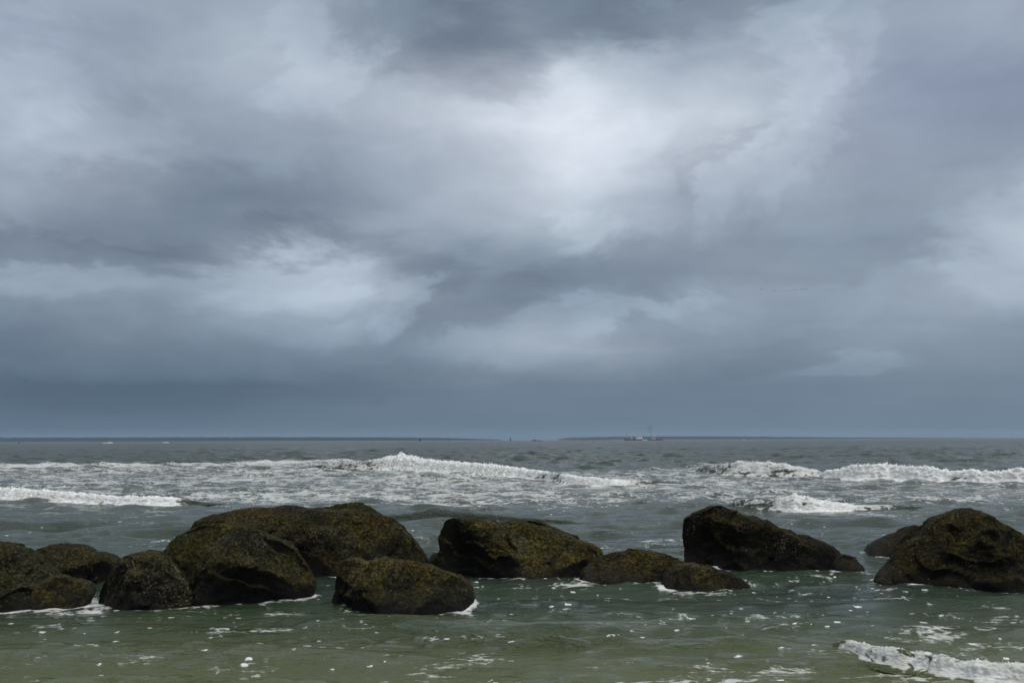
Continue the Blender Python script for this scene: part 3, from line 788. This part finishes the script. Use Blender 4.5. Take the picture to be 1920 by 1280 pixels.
# ------------------------------------------------------------------ the sea surface
def build_sea():
    nc = 900
    yv = [8.6]
    while yv[-1] < 1600:
        q = yv[-1]
        yv.append(q + min(q * q / 4294 * 0.78, max(0.42, 0.0046 * q)) if q < 620 else q + 0.0046 * q * (q / 620) ** 3)
    yv = np.concatenate([[-60, -30, -12, 0, 4, 7], yv, [2000, 2600, 3500, 5000, 7000, 9000]])
    print('sea rows', len(yv))
    nr = len(yv)
    dy = np.gradient(yv)
    uu = np.linspace(-1, 1, nc - 24)
    outer = 1 + np.array([0.03, 0.07, 0.13, 0.2, 0.3, 0.45, 0.65, 0.9, 1.2, 1.7, 2.4, 3.4])
    uu = np.concatenate([-outer[::-1], uu, outer])
    hw = 0.55 * np.abs(yv) + 1.6
    X = uu[None, :] * hw[:, None]; Y = np.repeat(yv[:, None], nc, 1)
    sp = np.maximum(dy, hw * 2 / nc)[:, None] * np.ones((1, nc))
    Z = np.zeros_like(X); DX = np.zeros_like(X); DY = np.zeros_like(X)
    rs_ = np.random.RandomState(5)
    def band(n, l0, l1, slope, spread, ymin, ymax, soft):
        nonlocal Z, DX, DY
        env = sstep(ymin - soft, ymin + soft, Y) * (1 - sstep(ymax - soft * 4, ymax + soft * 4, Y)) if ymax < 1e5 else sstep(ymin - soft, ymin + soft, Y)
        for _ in range(n):
            lam = math.exp(rs_.uniform(math.log(l0), math.log(l1)))
            ang = rs_.normal(0, spread); k = 2 * math.pi / lam
            kx, ky = math.sin(ang) * k, -math.cos(ang) * k
            a = slope * lam / math.sqrt(n) * rs_.uniform(0.6, 1.4)
            ph = rs_.uniform(0, 6.28)
            fil = np.clip(lam / (3.2 * sp) - 0.4, 0, 1) * env
            q = kx * X + ky * Y + ph
            c = np.cos(q); sn = np.sin(q)
            A = a * fil
            Z += A * c
            DX -= 0.8 * A * sn * kx / k; DY -= 0.8 * A * sn * ky / k
    band(14, 0.22, 0.7, 0.026, 0.7, -99, 1e6, 1)
    Z *= 0.35 + 1.1 * sstep(-0.25, 0.35, noise3(X * 0.45, Y * 0.9, 0 * X + 21))
    band(12, 0.7, 2.0, 0.034, 0.24, -99, 26, 2)
    band(16, 0.9, 3.4, 0.042, 0.5, 21, 1e6, 4)
    band(26, 2.6, 7, 0.032, 0.75, 80, 1e6, 20)
    band(6, 12, 24, 0.006, 0.2, 100, 1e6, 30)
    # groups: waves swell and die away
    grp = 0.55 + 0.9 * sstep(-0.5, 0.6, noise3(X * 0.16, Y * 0.28, 0 * X + 2))
    Z *= grp; DX *= grp; DY *= grp
    Z += np.where(Y > 30, 0.05 * noise3(X * 0.05, Y * 0.11, 0 * X) * np.clip(Y / 60, 0, 3), 0)
    # near swell ridges, long and low
    for (px_, py_, L_, w_, h_) in ((1010,1150,0.9,0.20,0.035),(760,1168,1.4,0.22,0.04),(1330,1155,1.5,0.22,0.035),(350,1210,1.4,0.22,0.03),
                                  (1480,1210,1.6,0.22,0.05),(1150,1235,1.6,0.2,0.035),(120,1255,1.2,0.22,0.03),(1700,1180,1.0,0.2,0.04),(520,1165,1.2,0.2,0.03),(900,1205,1.5,0.18,0.03)):
        c0 = wpt(px_, py_)
        yy = Y - c0[1] + 0.10 * (X - c0[0]) + 0.12 * np.sin((X - c0[0]) * 1.7)
        Z += h_ * np.exp(-((X - c0[0]) / L_) ** 2) * (np.exp(-(yy / w_) ** 2) - 0.4 * np.exp(-((yy + 2 * w_) / w_) ** 2))
    # ---- foam coverage
    PX, PY = project(X, Y, np.zeros_like(X))
    top = np.interp(PX, [-900, 0, 400, 560, 640, 735, 1000, 1180, 1260, 1360, 1480, 1600, 1920, 3000],
                        [868, 869, 866, 861, 859, 872, 884, 880, 876, 866, 874, 892, 897, 890])
    bot = np.interp(PX, [-900, 0, 300, 360, 520, 700, 860, 1000, 1300, 1400, 1600, 1920, 3000],
                        [930, 934, 948, 958, 962, 958, 966, 962, 955, 958, 964, 966, 960])
    wob = 10 * noise3(X * 0.13, Y * 0.10, 0 * X + 8)
    zone = sstep(-2, 4, PY - top) * (1 - sstep(-26, 10, PY + wob - bot))
    bias = np.interp(PX, [-900, 0, 300, 700, 1000, 1300, 1600, 1920, 3000], [0.42, 0.46, 0.48, 0.50, 0.47, 0.46, 0.44, 0.42, 0.42])
    edge = np.exp(-((PY - top - 4) / 5.0) ** 2) * np.interp(PX, [-900, 0, 650, 760, 1300, 3000], [0.12, 0.14, 0.12, 0.0, 0.0, 0.0])
    cloud = 0.16 * fbm(X * 0.15, Y * 0.11, 0 * X + 4, 3)
    foam = zone * (bias + cloud + edge)
    # left open-water window in front of the low left breaker
    win = (1 - sstep(300, 420, PX)) * sstep(935, 945, PY + 0 * X)
    foam *= 1 - win
    # streaks in front of the right-hand waves and lace near the right corner
    def blob(px_, py_, rx, ry, v):
        return v * np.exp(-((PX - px_) / rx) ** 2 - ((PY - py_) / ry) ** 2)
    for q in ((1600,965,240,12,0.40),(1480,972,120,8,0.3),(1750,1185,150,22,0.44),(1830,1215,110,22,0.46),(1660,1262,170,16,0.47),(1480,1255,130,14,0.40),
              (1380,1275,110,10,0.45),(1870,1240,90,12,0.42),(1560,1270,90,10,0.4),(170,1146,40,7,0.72),(120,1149,55,6,0.55),
              (690,1158,70,7,0.42),(760,1160,60,8,0.45),(500,1148,90,7,0.40),(1080,1097,60,5,0.50),(1000,1090,80,5,0.40),(1500,1083,90,6,0.36),
              (1560,1098,120,14,0.30),(900,1158,160,6,0.36),(1200,1165,160,7,0.32),(380,1150,110,6,0.32),(1380,1100,60,10,0.3),(860,1090,40,6,0.4),(1880,1123,80,7,0.4)):
        foam = np.maximum(foam, blob(*q[:4], q[4] + 0.03) + 0.06 * noise3(X * 1.3, Y * 1.3, 0 * X))
    web = sstep(1040, 1085, PY) * (1 - 0.5 * sstep(1170, 1230, PY)) * (0.06 + 0.26 * fbm(X * 0.55, Y * 0.7, 0 * X + 31, 3))
    foam = np.maximum(foam, web)
    # ring of foam where the water meets the rocks
    res = 0.03; gx0, gy0, W_, H_ = -10.0, 8.0, 680, 560
    grid = np.full((H_, W_), 9.0)
    for f in FOOT:
        ix = ((f[:, 0] - gx0) / res).astype(int); iy = ((f[:, 1] - gy0) / res).astype(int)
        ok = (ix >= 0) & (ix < W_) & (iy >= 0) & (iy < H_)
        grid[iy[ok], ix[ok]] = 0
    for _ in range(20):
        for ax in (0, 1):
            for sh in (1, -1):
                grid = np.minimum(grid, np.roll(grid, sh, ax) + 1)
        dg = np.minimum(np.roll(np.roll(grid, 1, 0), 1, 1), np.roll(np.roll(grid, -1, 0), -1, 1))
        dg = np.minimum(dg, np.minimum(np.roll(np.roll(grid, -1, 0), 1, 1), np.roll(np.roll(grid, 1, 0), -1, 1)))
        grid = np.minimum(grid, dg + 1.41)
    fxg = np.clip((X - gx0) / res, 0, W_ - 1.01); fyg = np.clip((Y - gy0) / res, 0, H_ - 1.01)
    i0, j0 = fyg.astype(int), fxg.astype(int); a, b_ = fyg - i0, fxg - j0
    D = ((grid[i0, j0] * (1 - b_) + grid[i0, j0 + 1] * b_) * (1 - a) + (grid[i0 + 1, j0] * (1 - b_) + grid[i0 + 1, j0 + 1] * b_) * a) * res
    inside = (X > gx0) & (X < gx0 + W_ * res) & (Y > gy0) & (Y < gy0 + H_ * res)
    D = np.where(inside, D, 9)
    gate = noise3(X * 1.1, Y * 1.1, 0 * X + 13)
    ring = np.exp(-(D / 0.13) ** 2) * np.clip(0.46 + 0.6 * gate + 0.35 * noise3(X * 4, Y * 4, 0 * X), 0, 0.8)
    ring = np.maximum(ring, np.exp(-(D / 0.45) ** 2) * np.clip(0.28 + 0.38 * noise3(X * 0.8 + 3, Y * 1.6, 0 * X + 19), 0, 0.62))
    foam = np.maximum(foam, ring)
    Z += 0.02 * np.exp(-(D / 0.12) ** 2)
    fleck = 0.35 + 0.65 * sstep(22, 12, Y)
    fleck = fleck * (Y < 40) + blob(1500, 1110, 280, 40, 0.9) + blob(560, 1215, 260, 50, 0.5)
    V = np.stack([X + DX, Y + DY, Z], -1)
    V[:6, :, 2] *= 0.2
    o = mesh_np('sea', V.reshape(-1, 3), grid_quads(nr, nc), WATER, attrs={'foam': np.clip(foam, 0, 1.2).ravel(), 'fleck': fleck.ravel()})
    tag(o, 'murky green-grey sea with drifting foam', kind='structure')
build_sea()

# ------------------------------------------------------------------ far shore
TREE = paint('far_woodland', (0.010, 0.017, 0.016), 0.95, 0.0, 0.02)
def shore(name, y0, knots, label, lo=0.0):
    """knots: (px, py_top); a low wooded coast with an uneven treetop line, real depth behind it"""
    k = np.array(knots, float)
    n = 1500
    px = np.linspace(k[0, 0], k[-1, 0], n)
    tp = np.interp(px, k[:, 0], k[:, 1])
    hz = np.array([at_y(p, t, y0)[2] for p, t in zip(px, tp)])
    xx = np.array([at_y(p, t, y0)[0] for p, t in zip(px, tp)])
    hz = np.maximum(hz * (1 + 0.09 * noise3(xx * 0.010, 0 * xx, 0 * xx) + 0.10 * noise3(xx * 0.04, 0 * xx + 3, 0 * xx)), 0.8)
    rows = [(-60, 0, -0.5), (-30, 0.10, 0.3), (0, 1.0, 0), (80, 1.04, 0), (260, 0.97, 0), (500, 0.9, 0), (560, 0, -0.5)]
    V = []
    for j, (oy, s_, add) in enumerate(rows):
        jit = 1 + 0.06 * noise3(xx * 0.03, 0 * xx + j * 4, 0 * xx)
        V.append(np.stack([xx * (y0 + oy) / y0, np.full(n, y0 + oy) + 25 * noise3(xx * 0.004, 0 * xx + 1, 0 * xx), hz * s_ * jit + add], -1))
    o = mesh_np(name, np.array(V).reshape(-1, 3), grid_quads(len(rows), n), TREE)
    return tag(o, label, kind='structure')
shore('far_shore', 5200, [(-900,821.5),(-300,820.5),(0,820.3),(240,819.8),(480,819.4),(720,819.6),(800,820.3),(850,821.2),(900,822.8),(940,824.0)],
      'low blue wooded shore along the left horizon')
shore('far_shore', 6200, [(1045,823.2),(1060,821.0),(1110,819.2),(1200,818.2),(1300,818.0),(1400,818.4),(1500,819.2),(1600,819.9),(1750,820.5),(1920,820.9),(2300,821.2)],
      'low blue wooded shore along the right horizon')
SAND = paint('dark_sandbar', (0.06, 0.055, 0.045), 0.9, 0.4, 0.2)
def sandbar(px0, px1, y0, h, label):
    n = 80
    a, b = at_y(px0, 824, y0)[0], at_y(px1, 824, y0)[0]
    t = np.linspace(0, 1, n); xx = a + (b - a) * t
    env = np.sin(np.pi * t) ** 0.5
    V = []
    for oy, s_ in ((-14, -0.4), (-6, 0.45), (0, 1.0), (8, 0.8), (20, -0.4)):
        V.append(np.stack([xx, y0 + oy + 6 * noise3(xx * 0.03, 0 * xx, 0 * xx), h * s_ * env * (1 + 0.5 * noise3(xx * 0.1, 0 * xx + oy, 0 * xx))], -1))
    o = mesh_np('sandbar', np.array(V).reshape(-1, 3), grid_quads(5, n), SAND)
    tag(o, label, kind='structure')
sandbar(1048, 1150, 1900, 1.3, 'low dark sandbar left of the crane barge')

# ------------------------------------------------------------------ boats, markers and birds
M_HULL = paint('dark_hull_paint', (0.02, 0.022, 0.025), 0.5, 0.3)
M_WHITE = paint('white_paint', (0.85, 0.84, 0.82), 0.5, 0.05)
M_RED = paint('red_paint', (0.32, 0.03, 0.035), 0.5, 0.15)
M_CREAM = paint('cream_steel', (0.62, 0.60, 0.48), 0.5, 0.25)
M_PINK = paint('rusty_white_tanks', (0.80, 0.64, 0.56), 0.6, 0.15)
M_GLASS = paint('dark_window', (0.02, 0.025, 0.03), 0.15, 0.0)
M_PILE = paint('dark_timber', (0.03, 0.027, 0.022), 0.85, 0.4)
M_GREEN = paint('green_paint', (0.02, 0.10, 0.06), 0.5, 0.3)

def place(px, y0): 
    return at_y(px, 824, y0)[0], y0

def u1(y0): return y0 / FPX      # metres per picture pixel at that distance

def crane_barge():
    y0 = 2150; x0, _ = place(1188, y0); k = u1(y0)
    t = empty('crane_barge', (x0, y0, 0)); tag(t, 'dark crane barge with cream leaning gantry and white deckhouse', 'barge')
    L = 34 * k
    MB().box(-L/2, L/2, -7, 7, -0.8, 2.0, 0.3).build('hull', M_HULL, t)
    MB().box(-L/2 + 2, -L/2 + 7, -5, 5, 2.0, 3.6).build('winch_housing', M_HULL, t)
    MB().box(-2, 3, -4, 4, 2.0, 4.0, 0.3).build('winch_housing', M_HULL, t)
    h = MB().box(5.5, L/2 - 0.8, -5, 5, 2.0, 5.2, 0.3).build('deckhouse', M_PINK, t)
    MB().box(8, L/2 - 1.2, -4.4, 4.4, 5.2, 6.6, 0.3).build('upper_deckhouse', M_WHITE, t)
    MB().box(6.2, 8.0, -5.06, -5.0, 3.4, 4.5).build('window', M_GLASS, h)
    MB().tube((4.5, -2, 2), (6.6, -2, 6.6), 0.7).build('boom_rest', M_WHITE, t)
    px = lambda p: (p - 1188) * k
    pz = lambda q: (824.6 - q) * k
    for sy in (-4, 4):
        MB().tube((px(1176), sy, 2), (px(1173.6), sy * 0.4, pz(807.5)), 0.55, 0.45).build('gantry_leg', M_CREAM, t)
        MB().tube((px(1186), sy, 2), (px(1175.2), sy * 0.4, pz(808.5)), 0.70, 0.55).build('gantry_leg', M_CREAM, t)
    MB().tube((px(1173.4), -2.4, pz(807.6)), (px(1173.4), 2.4, pz(807.6)), 0.5).tube((px(1173.4), 0, pz(807.6)), (px(1177), 0, pz(806)), 0.35).build('crosshead', M_CREAM, t)
    MB().tube((px(1174.6), 0, pz(814)), (px(1180), 0, pz(814)), 0.3).build('cross_brace', M_CREAM, t)
    MB().tube((px(1181), 0, pz(815)), (px(1185), 0, pz(814)), 0.3).build('jib', M_CREAM, t)
crane_barge()

def tugboat():
    y0 = 2150; x0, _ = place(1229.5, y0); k = u1(y0)
    t = empty('tugboat', (x0, y0, 0)); tag(t, 'tugboat with dark hull and stacked red and white wheelhouse', 'tugboat')
    L = 27 * k
    MB().hull(L, 8.5, 1.6, 0.35, 0.35, -1.0).build('hull', M_HULL, t)
    MB().tube((-L/2 + 1, -4.3, 1.0), (L/2 - 6, -4.3, 1.2), 0.3).build('fender', M_PILE, t)
    h = MB().box(-9.5, 0.0, -3.2, 3.2, 1.5, 3.3, 0.15).build('main_deckhouse', M_WHITE, t)
    for q in range(4): MB().box(-8.8 + q * 2.2, -7.9 + q * 2.2, -3.26, -3.2, 2.2, 2.8).build('window', M_GLASS, h)
    MB().box(-10.3, 0.2, -3.5, 3.5, 3.35, 4.4, 0.1).build('red_band', M_RED, t)
    h = MB().box(-8.2, -0.6, -2.8, 2.8, 4.45, 6.3, 0.15).build('upper_deckhouse', M_WHITE, t)
    for q in range(3): MB().box(-7.4 + q * 2.2, -6.4 + q * 2.2, -2.86, -2.8, 5.0, 5.8).build('window', M_GLASS, h)
    w = MB().box(-7.4, 0.2, -2.4, 2.4, 6.35, 8.4, 0.15).build('wheelhouse', M_RED, t)
    MB().box(-7.0, -0.2, -2.46, -2.4, 7.3, 8.0).build('window', M_GLASS, w)
    MB().box(-7.8, 0.6, -2.8, 2.8, 8.45, 9.2, 0.1).build('wheelhouse_roof', M_WHITE, t)
    MB().tube((-6.8, 0, 6.3), (-7.2, 0, 10.2), 0.9, 0.8, 12).build('funnel', M_RED, t)
    MB().tube((-2.4, 0, 9.2), (-2.4, 0, 13.2), 0.22, 0.12).tube((-3.6, 0, 11.4), (-1.2, 0, 11.4), 0.12).build('mast', M_WHITE, t)
    MB().box(L/2 - 4, L/2 - 2, -1, 1, 2.4, 3.4, 0.2).build('towing_bitt', M_HULL, t)
tugboat()

def smoke_plume():
    y0 = 2152; x0, _ = place(1219.5, y0); k = u1(y0)
    bm = bmesh.new()
    for q in range(6):
        r = bmesh.ops.create_icosphere(bm, subdivisions=2, radius=1.0)
        rr = 2.2 + q * 0.8
        for v in r['verts']:
            v.co = Vector((0.9 * math.sin(q * 1.9) - q * 0.15 + v.co.x * rr, v.co.y * rr, 12.0 + q * 2.7 + v.co.z * (rr + 1.6)))
    me = bpy.data.meshes.new('smoke'); bm.to_mesh(me); bm.free()
    m = bpy.data.materials.new('exhaust_smoke'); m.use_nodes = True; m.node_tree.nodes.clear()
    g = G(m.node_tree)
    v = g.n('ShaderNodeVolumePrincipled'); o_ = g.n('ShaderNodeOutputMaterial'); g.link(v.outputs[0], o_.inputs['Volume'])
    v.inputs['Color'].default_value = (0.10, 0.10, 0.11, 1); v.inputs['Density'].default_value = 0.022
    me.materials.append(m)
    o = bpy.data.objects.new('smoke', me); COL.objects.link(o); o.location = (x0, y0, 0)
    tag(o, 'thin dark exhaust smoke rising from the tugboat', kind='stuff')
smoke_plume()

def marker(px, top_px, label, board=True, mast=False, green=False, y0=1300):
    x0, _ = place(px, y0); k = u1(y0); h = (826.6 - 0.0037 * (px - 200) * 0 - top_px) * k * 0.86
    if mast:
        t = empty('channel_buoy', (x0, y0, 0)); tag(t, label, 'buoy', 'channel markers')
        MB().tube((0, 0, -0.6), (0, 0, 0.7), 1.3, 1.3, 12).build('float', M_HULL, t, True)
        for a in range(3):
            c, s_ = math.cos(a * 2.094), math.sin(a * 2.094)
            MB().tube((c, s_, 0.7), (c * 0.25, s_ * 0.25, h * 0.62), 0.11).build('tower_leg', M_HULL, t)
        MB().tube((0, 0, h * 0.6), (0, 0, h), 0.12).build('mast', M_HULL, t)
        MB().ball((0, 0, h * 0.66), (0.3, 0.3, 0.4), 1).build('lantern', M_WHITE, t)
        return
    t = empty('channel_marker', (x0, y0, 0)); tag(t, label, 'channel marker', 'channel markers')
    for sx in (-0.35, 0.35):
        MB().tube((sx, 0, -1), (sx * 0.7, 0, h * 0.75), 0.26, 0.22).build('pile', M_PILE, t)
    MB().box(-0.85, 0.85, -0.5, 0.5, h * 0.45, h * 0.9, 0.05).build('day_board', M_GREEN if green else M_PILE, t)
    MB().tube((0, 0, h * 0.9), (0, 0, h), 0.28, 0.2).build('lantern', M_WHITE if green else M_PILE, t)
marker(36, 823.6, 'small green channel marker at far left before the blue shore', green=True, y0=1150)
marker(787.5, 819.5, 'stout dark channel marker, first from the left of the middle three', y0=1250)
marker(841.5, 816.0, 'thin masted channel buoy between the two dark markers', mast=True, y0=1500)
marker(957, 819.3, 'narrow dark channel marker left of the low barge', y0=1500)

def motorboat(px, y0, L, label, wake=True, rz=0.0, mast=False):
    x0, _ = place(px, y0)
    t = empty('motorboat', (x0, y0, 0), rz); tag(t, label, 'boat')
    MB().hull(L, L * 0.32, L * 0.11, 0.4, 0.5, -0.3).build('hull', M_WHITE, t)
    c = MB().box(-L * 0.22, L * 0.12, -L * 0.11, L * 0.11, L * 0.10, L * 0.22, 0.1, 0.85).build('cabin', M_WHITE, t)
    MB().box(-L * 0.18, L * 0.08, -L * 0.112, -L * 0.106, L * 0.14, L * 0.19).build('window', M_GLASS, c)
    if mast: MB().tube((0, 0, L * 0.2), (0, 0, L * 0.6), 0.09).build('mast', M_WHITE, t)
    if wake:
        bm = MB(); rs_ = random.Random(int(px))
        for q in range(46):
            s_ = rs_.uniform(-1, 1)
            bm.ball((s_ * L * 0.75 - L * 0.25, rs_.uniform(-0.3, 0.3) * L, rs_.uniform(0, 0.08) * L * (1 - 0.5 * abs(s_))), (rs_.uniform(0.3, 0.9), rs_.uniform(0.3, 0.7), rs_.uniform(0.2, 0.5)), 1)
        w = bm.build('bow_wave', FOAM_M, None, True)
        w.location = (x0, y0, 0); w.rotation_euler = (0, 0, rz)
        tag(w, 'white splash round the ' + label, kind='stuff')
motorboat(205, 1050, 6.5, 'white motorboat throwing spray at far left, the bigger splash')
motorboat(313, 1250, 5.0, 'white motorboat right of the bigger splash at far left')
motorboat(1395, 2400, 7.0, 'tiny white boat with a mast alone on the right horizon', wake=False, mast=True)

def low_barge():
    y0 = 1700; x0, _ = place(1008, y0); k = u1(y0); L = 19 * k
    t = empty('low_barge', (x0, y0, 0), math.pi); tag(t, 'long low dark barge with raised bow near the middle of the horizon', 'barge')
    MB().hull(L, 5, 0.9, 0.4, 1.1, -0.6).build('hull', M_HULL, t)
    MB().box(L * 0.18, L * 0.36, -1.5, 1.5, 1.0, 2.2, 0.2).build('cargo', M_PILE, t)
low_barge()

def float_buoy(px, label):
    y0 = 2050; x0, _ = place(px, y0)
    t = empty('mooring_float', (x0, y0, 0)); tag(t, label, 'float', 'white floats between barge and tugboat')
    MB().ball((0, 0, 0.25), (1.5, 1.2, 1.0), 2).build('float_body', M_WHITE, t, True)
    MB().tube((0, 0, 1.0), (0, 0, 1.7), 0.14).build('mooring_eye', M_HULL, t)
float_buoy(1206, 'white float next to the crane barge stern')
float_buoy(1211, 'white float nearer to the tugboat')

M_BIRD = paint('dark_plumage', (0.03, 0.028, 0.026), 0.8, 0.2)
def bird_mesh(flap):
    b = MB()
    b.ball((0, 0, 0), (0.42, 0.13, 0.13), 2)
    b.tube((0.35, 0, 0.03), (0.75, 0, 0.10), 0.06, 0.04); b.ball((0.8, 0, 0.11), (0.11, 0.07, 0.07), 1)
    b.tube((0.86, 0, 0.10), (1.1, 0, 0.05), 0.03, 0.01)
    for s_ in (-1, 1):
        pts = [(0.12, 0.10 * s_, 0.05), (0.22, 0.55 * s_, 0.05 + 0.28 * flap), (-0.05, 1.15 * s_, 0.05 + 0.20 * flap), (-0.22, 0.55 * s_, 0.03 + 0.25 * flap), (-0.18, 0.1 * s_, 0.03)]
        top = [b.bm.verts.new(p) for p in pts]; bot = [b.bm.verts.new((p[0], p[1], p[2] - 0.05)) for p in pts]
        b.bm.faces.new(top); b.bm.faces.new(bot[::-1])
        for k in range(5): b.bm.faces.new((top[k], top[(k + 1) % 5], bot[(k + 1) % 5], bot[k]))
    r = [b.bm.verts.new(p) for p in ((-0.35, 0.06, 0.02), (-0.35, -0.06, 0.02), (-0.7, -0.14, 0.0), (-0.7, 0.14, 0.0), (-0.5, 0, 0.06))]
    b.bm.faces.new((r[0], r[1], r[4])); b.bm.faces.new((r[1], r[2], r[4])); b.bm.faces.new((r[2], r[3], r[4])); b.bm.faces.new((r[3], r[0], r[4])); b.bm.faces.new((r[3], r[2], r[1], r[0]))
    return b
protos = [bird_mesh(f).build('bird', M_BIRD) for f in (1.0, -0.6, 0.2)]
ords = ['first', 'second', 'third', 'fourth', 'fifth', 'sixth', 'seventh', 'last']
flock = [(1427, 541.5, 0), (1452, 545, 1), (1470, 545, 2), (1477, 544.6, 2), (1485, 544.5, 0), (1492.7, 542.8, 1), (1503.5, 542.5, 0), (1512, 541.8, 2)]
used = [False] * 3
def put_bird(px, py, k, label, group, y0):
    o = protos[k] if not used[k] else protos[k].copy()
    if used[k]: COL.objects.link(o)
    used[k] = True
    o.location = at_y(px, py, y0); o.rotation_euler = (0, 0, random.uniform(0.5, 1.1)); o.scale = (1.15, 1.15, 1.15)
    tag(o, label, 'bird', group)
for q, (px, py, k) in enumerate(flock):
    put_bird(px, py, k, f'{ords[q]} bird from the left in the line of eight above the tall dark boulder', 'birds in a line on the right', 800)
put_bird(32.5, 708.2, 1, 'upper of the two birds low at the far left', 'two birds low on the left', 760)
put_bird(48.4, 713.0, 0, 'lower of the two birds low at the far left', 'two birds low on the left', 760)

# ------------------------------------------------------------------ sea haze
def haze_box():
    b = MB().box(-13000, 13000, -200, 9600, -2.5, 60)
    m = bpy.data.materials.new('sea_haze'); m.use_nodes = True; m.node_tree.nodes.clear()
    g = G(m.node_tree)
    v = g.n('ShaderNodeVolumePrincipled'); o_ = g.n('ShaderNodeOutputMaterial'); g.link(v.outputs[0], o_.inputs['Volume'])
    v.inputs['Color'].default_value = (0.60, 0.81, 1.0, 1); v.inputs['Density'].default_value = 5e-5
    v.inputs['Anisotropy'].default_value = 0.0
    o = b.build('haze', m)
    tag(o, 'thin blue sea haze over the whole bay', kind='stuff')
haze_box()
S.cycles.volume_bounces = 1
S.cycles.max_bounces = 8
S.cycles.use_denoising = True
S.cycles.denoiser = 'OPENIMAGEDENOISE'
S.cycles.denoising_input_passes = 'RGB_ALBEDO_NORMAL'
S.cycles.denoising_prefilter = 'ACCURATE'
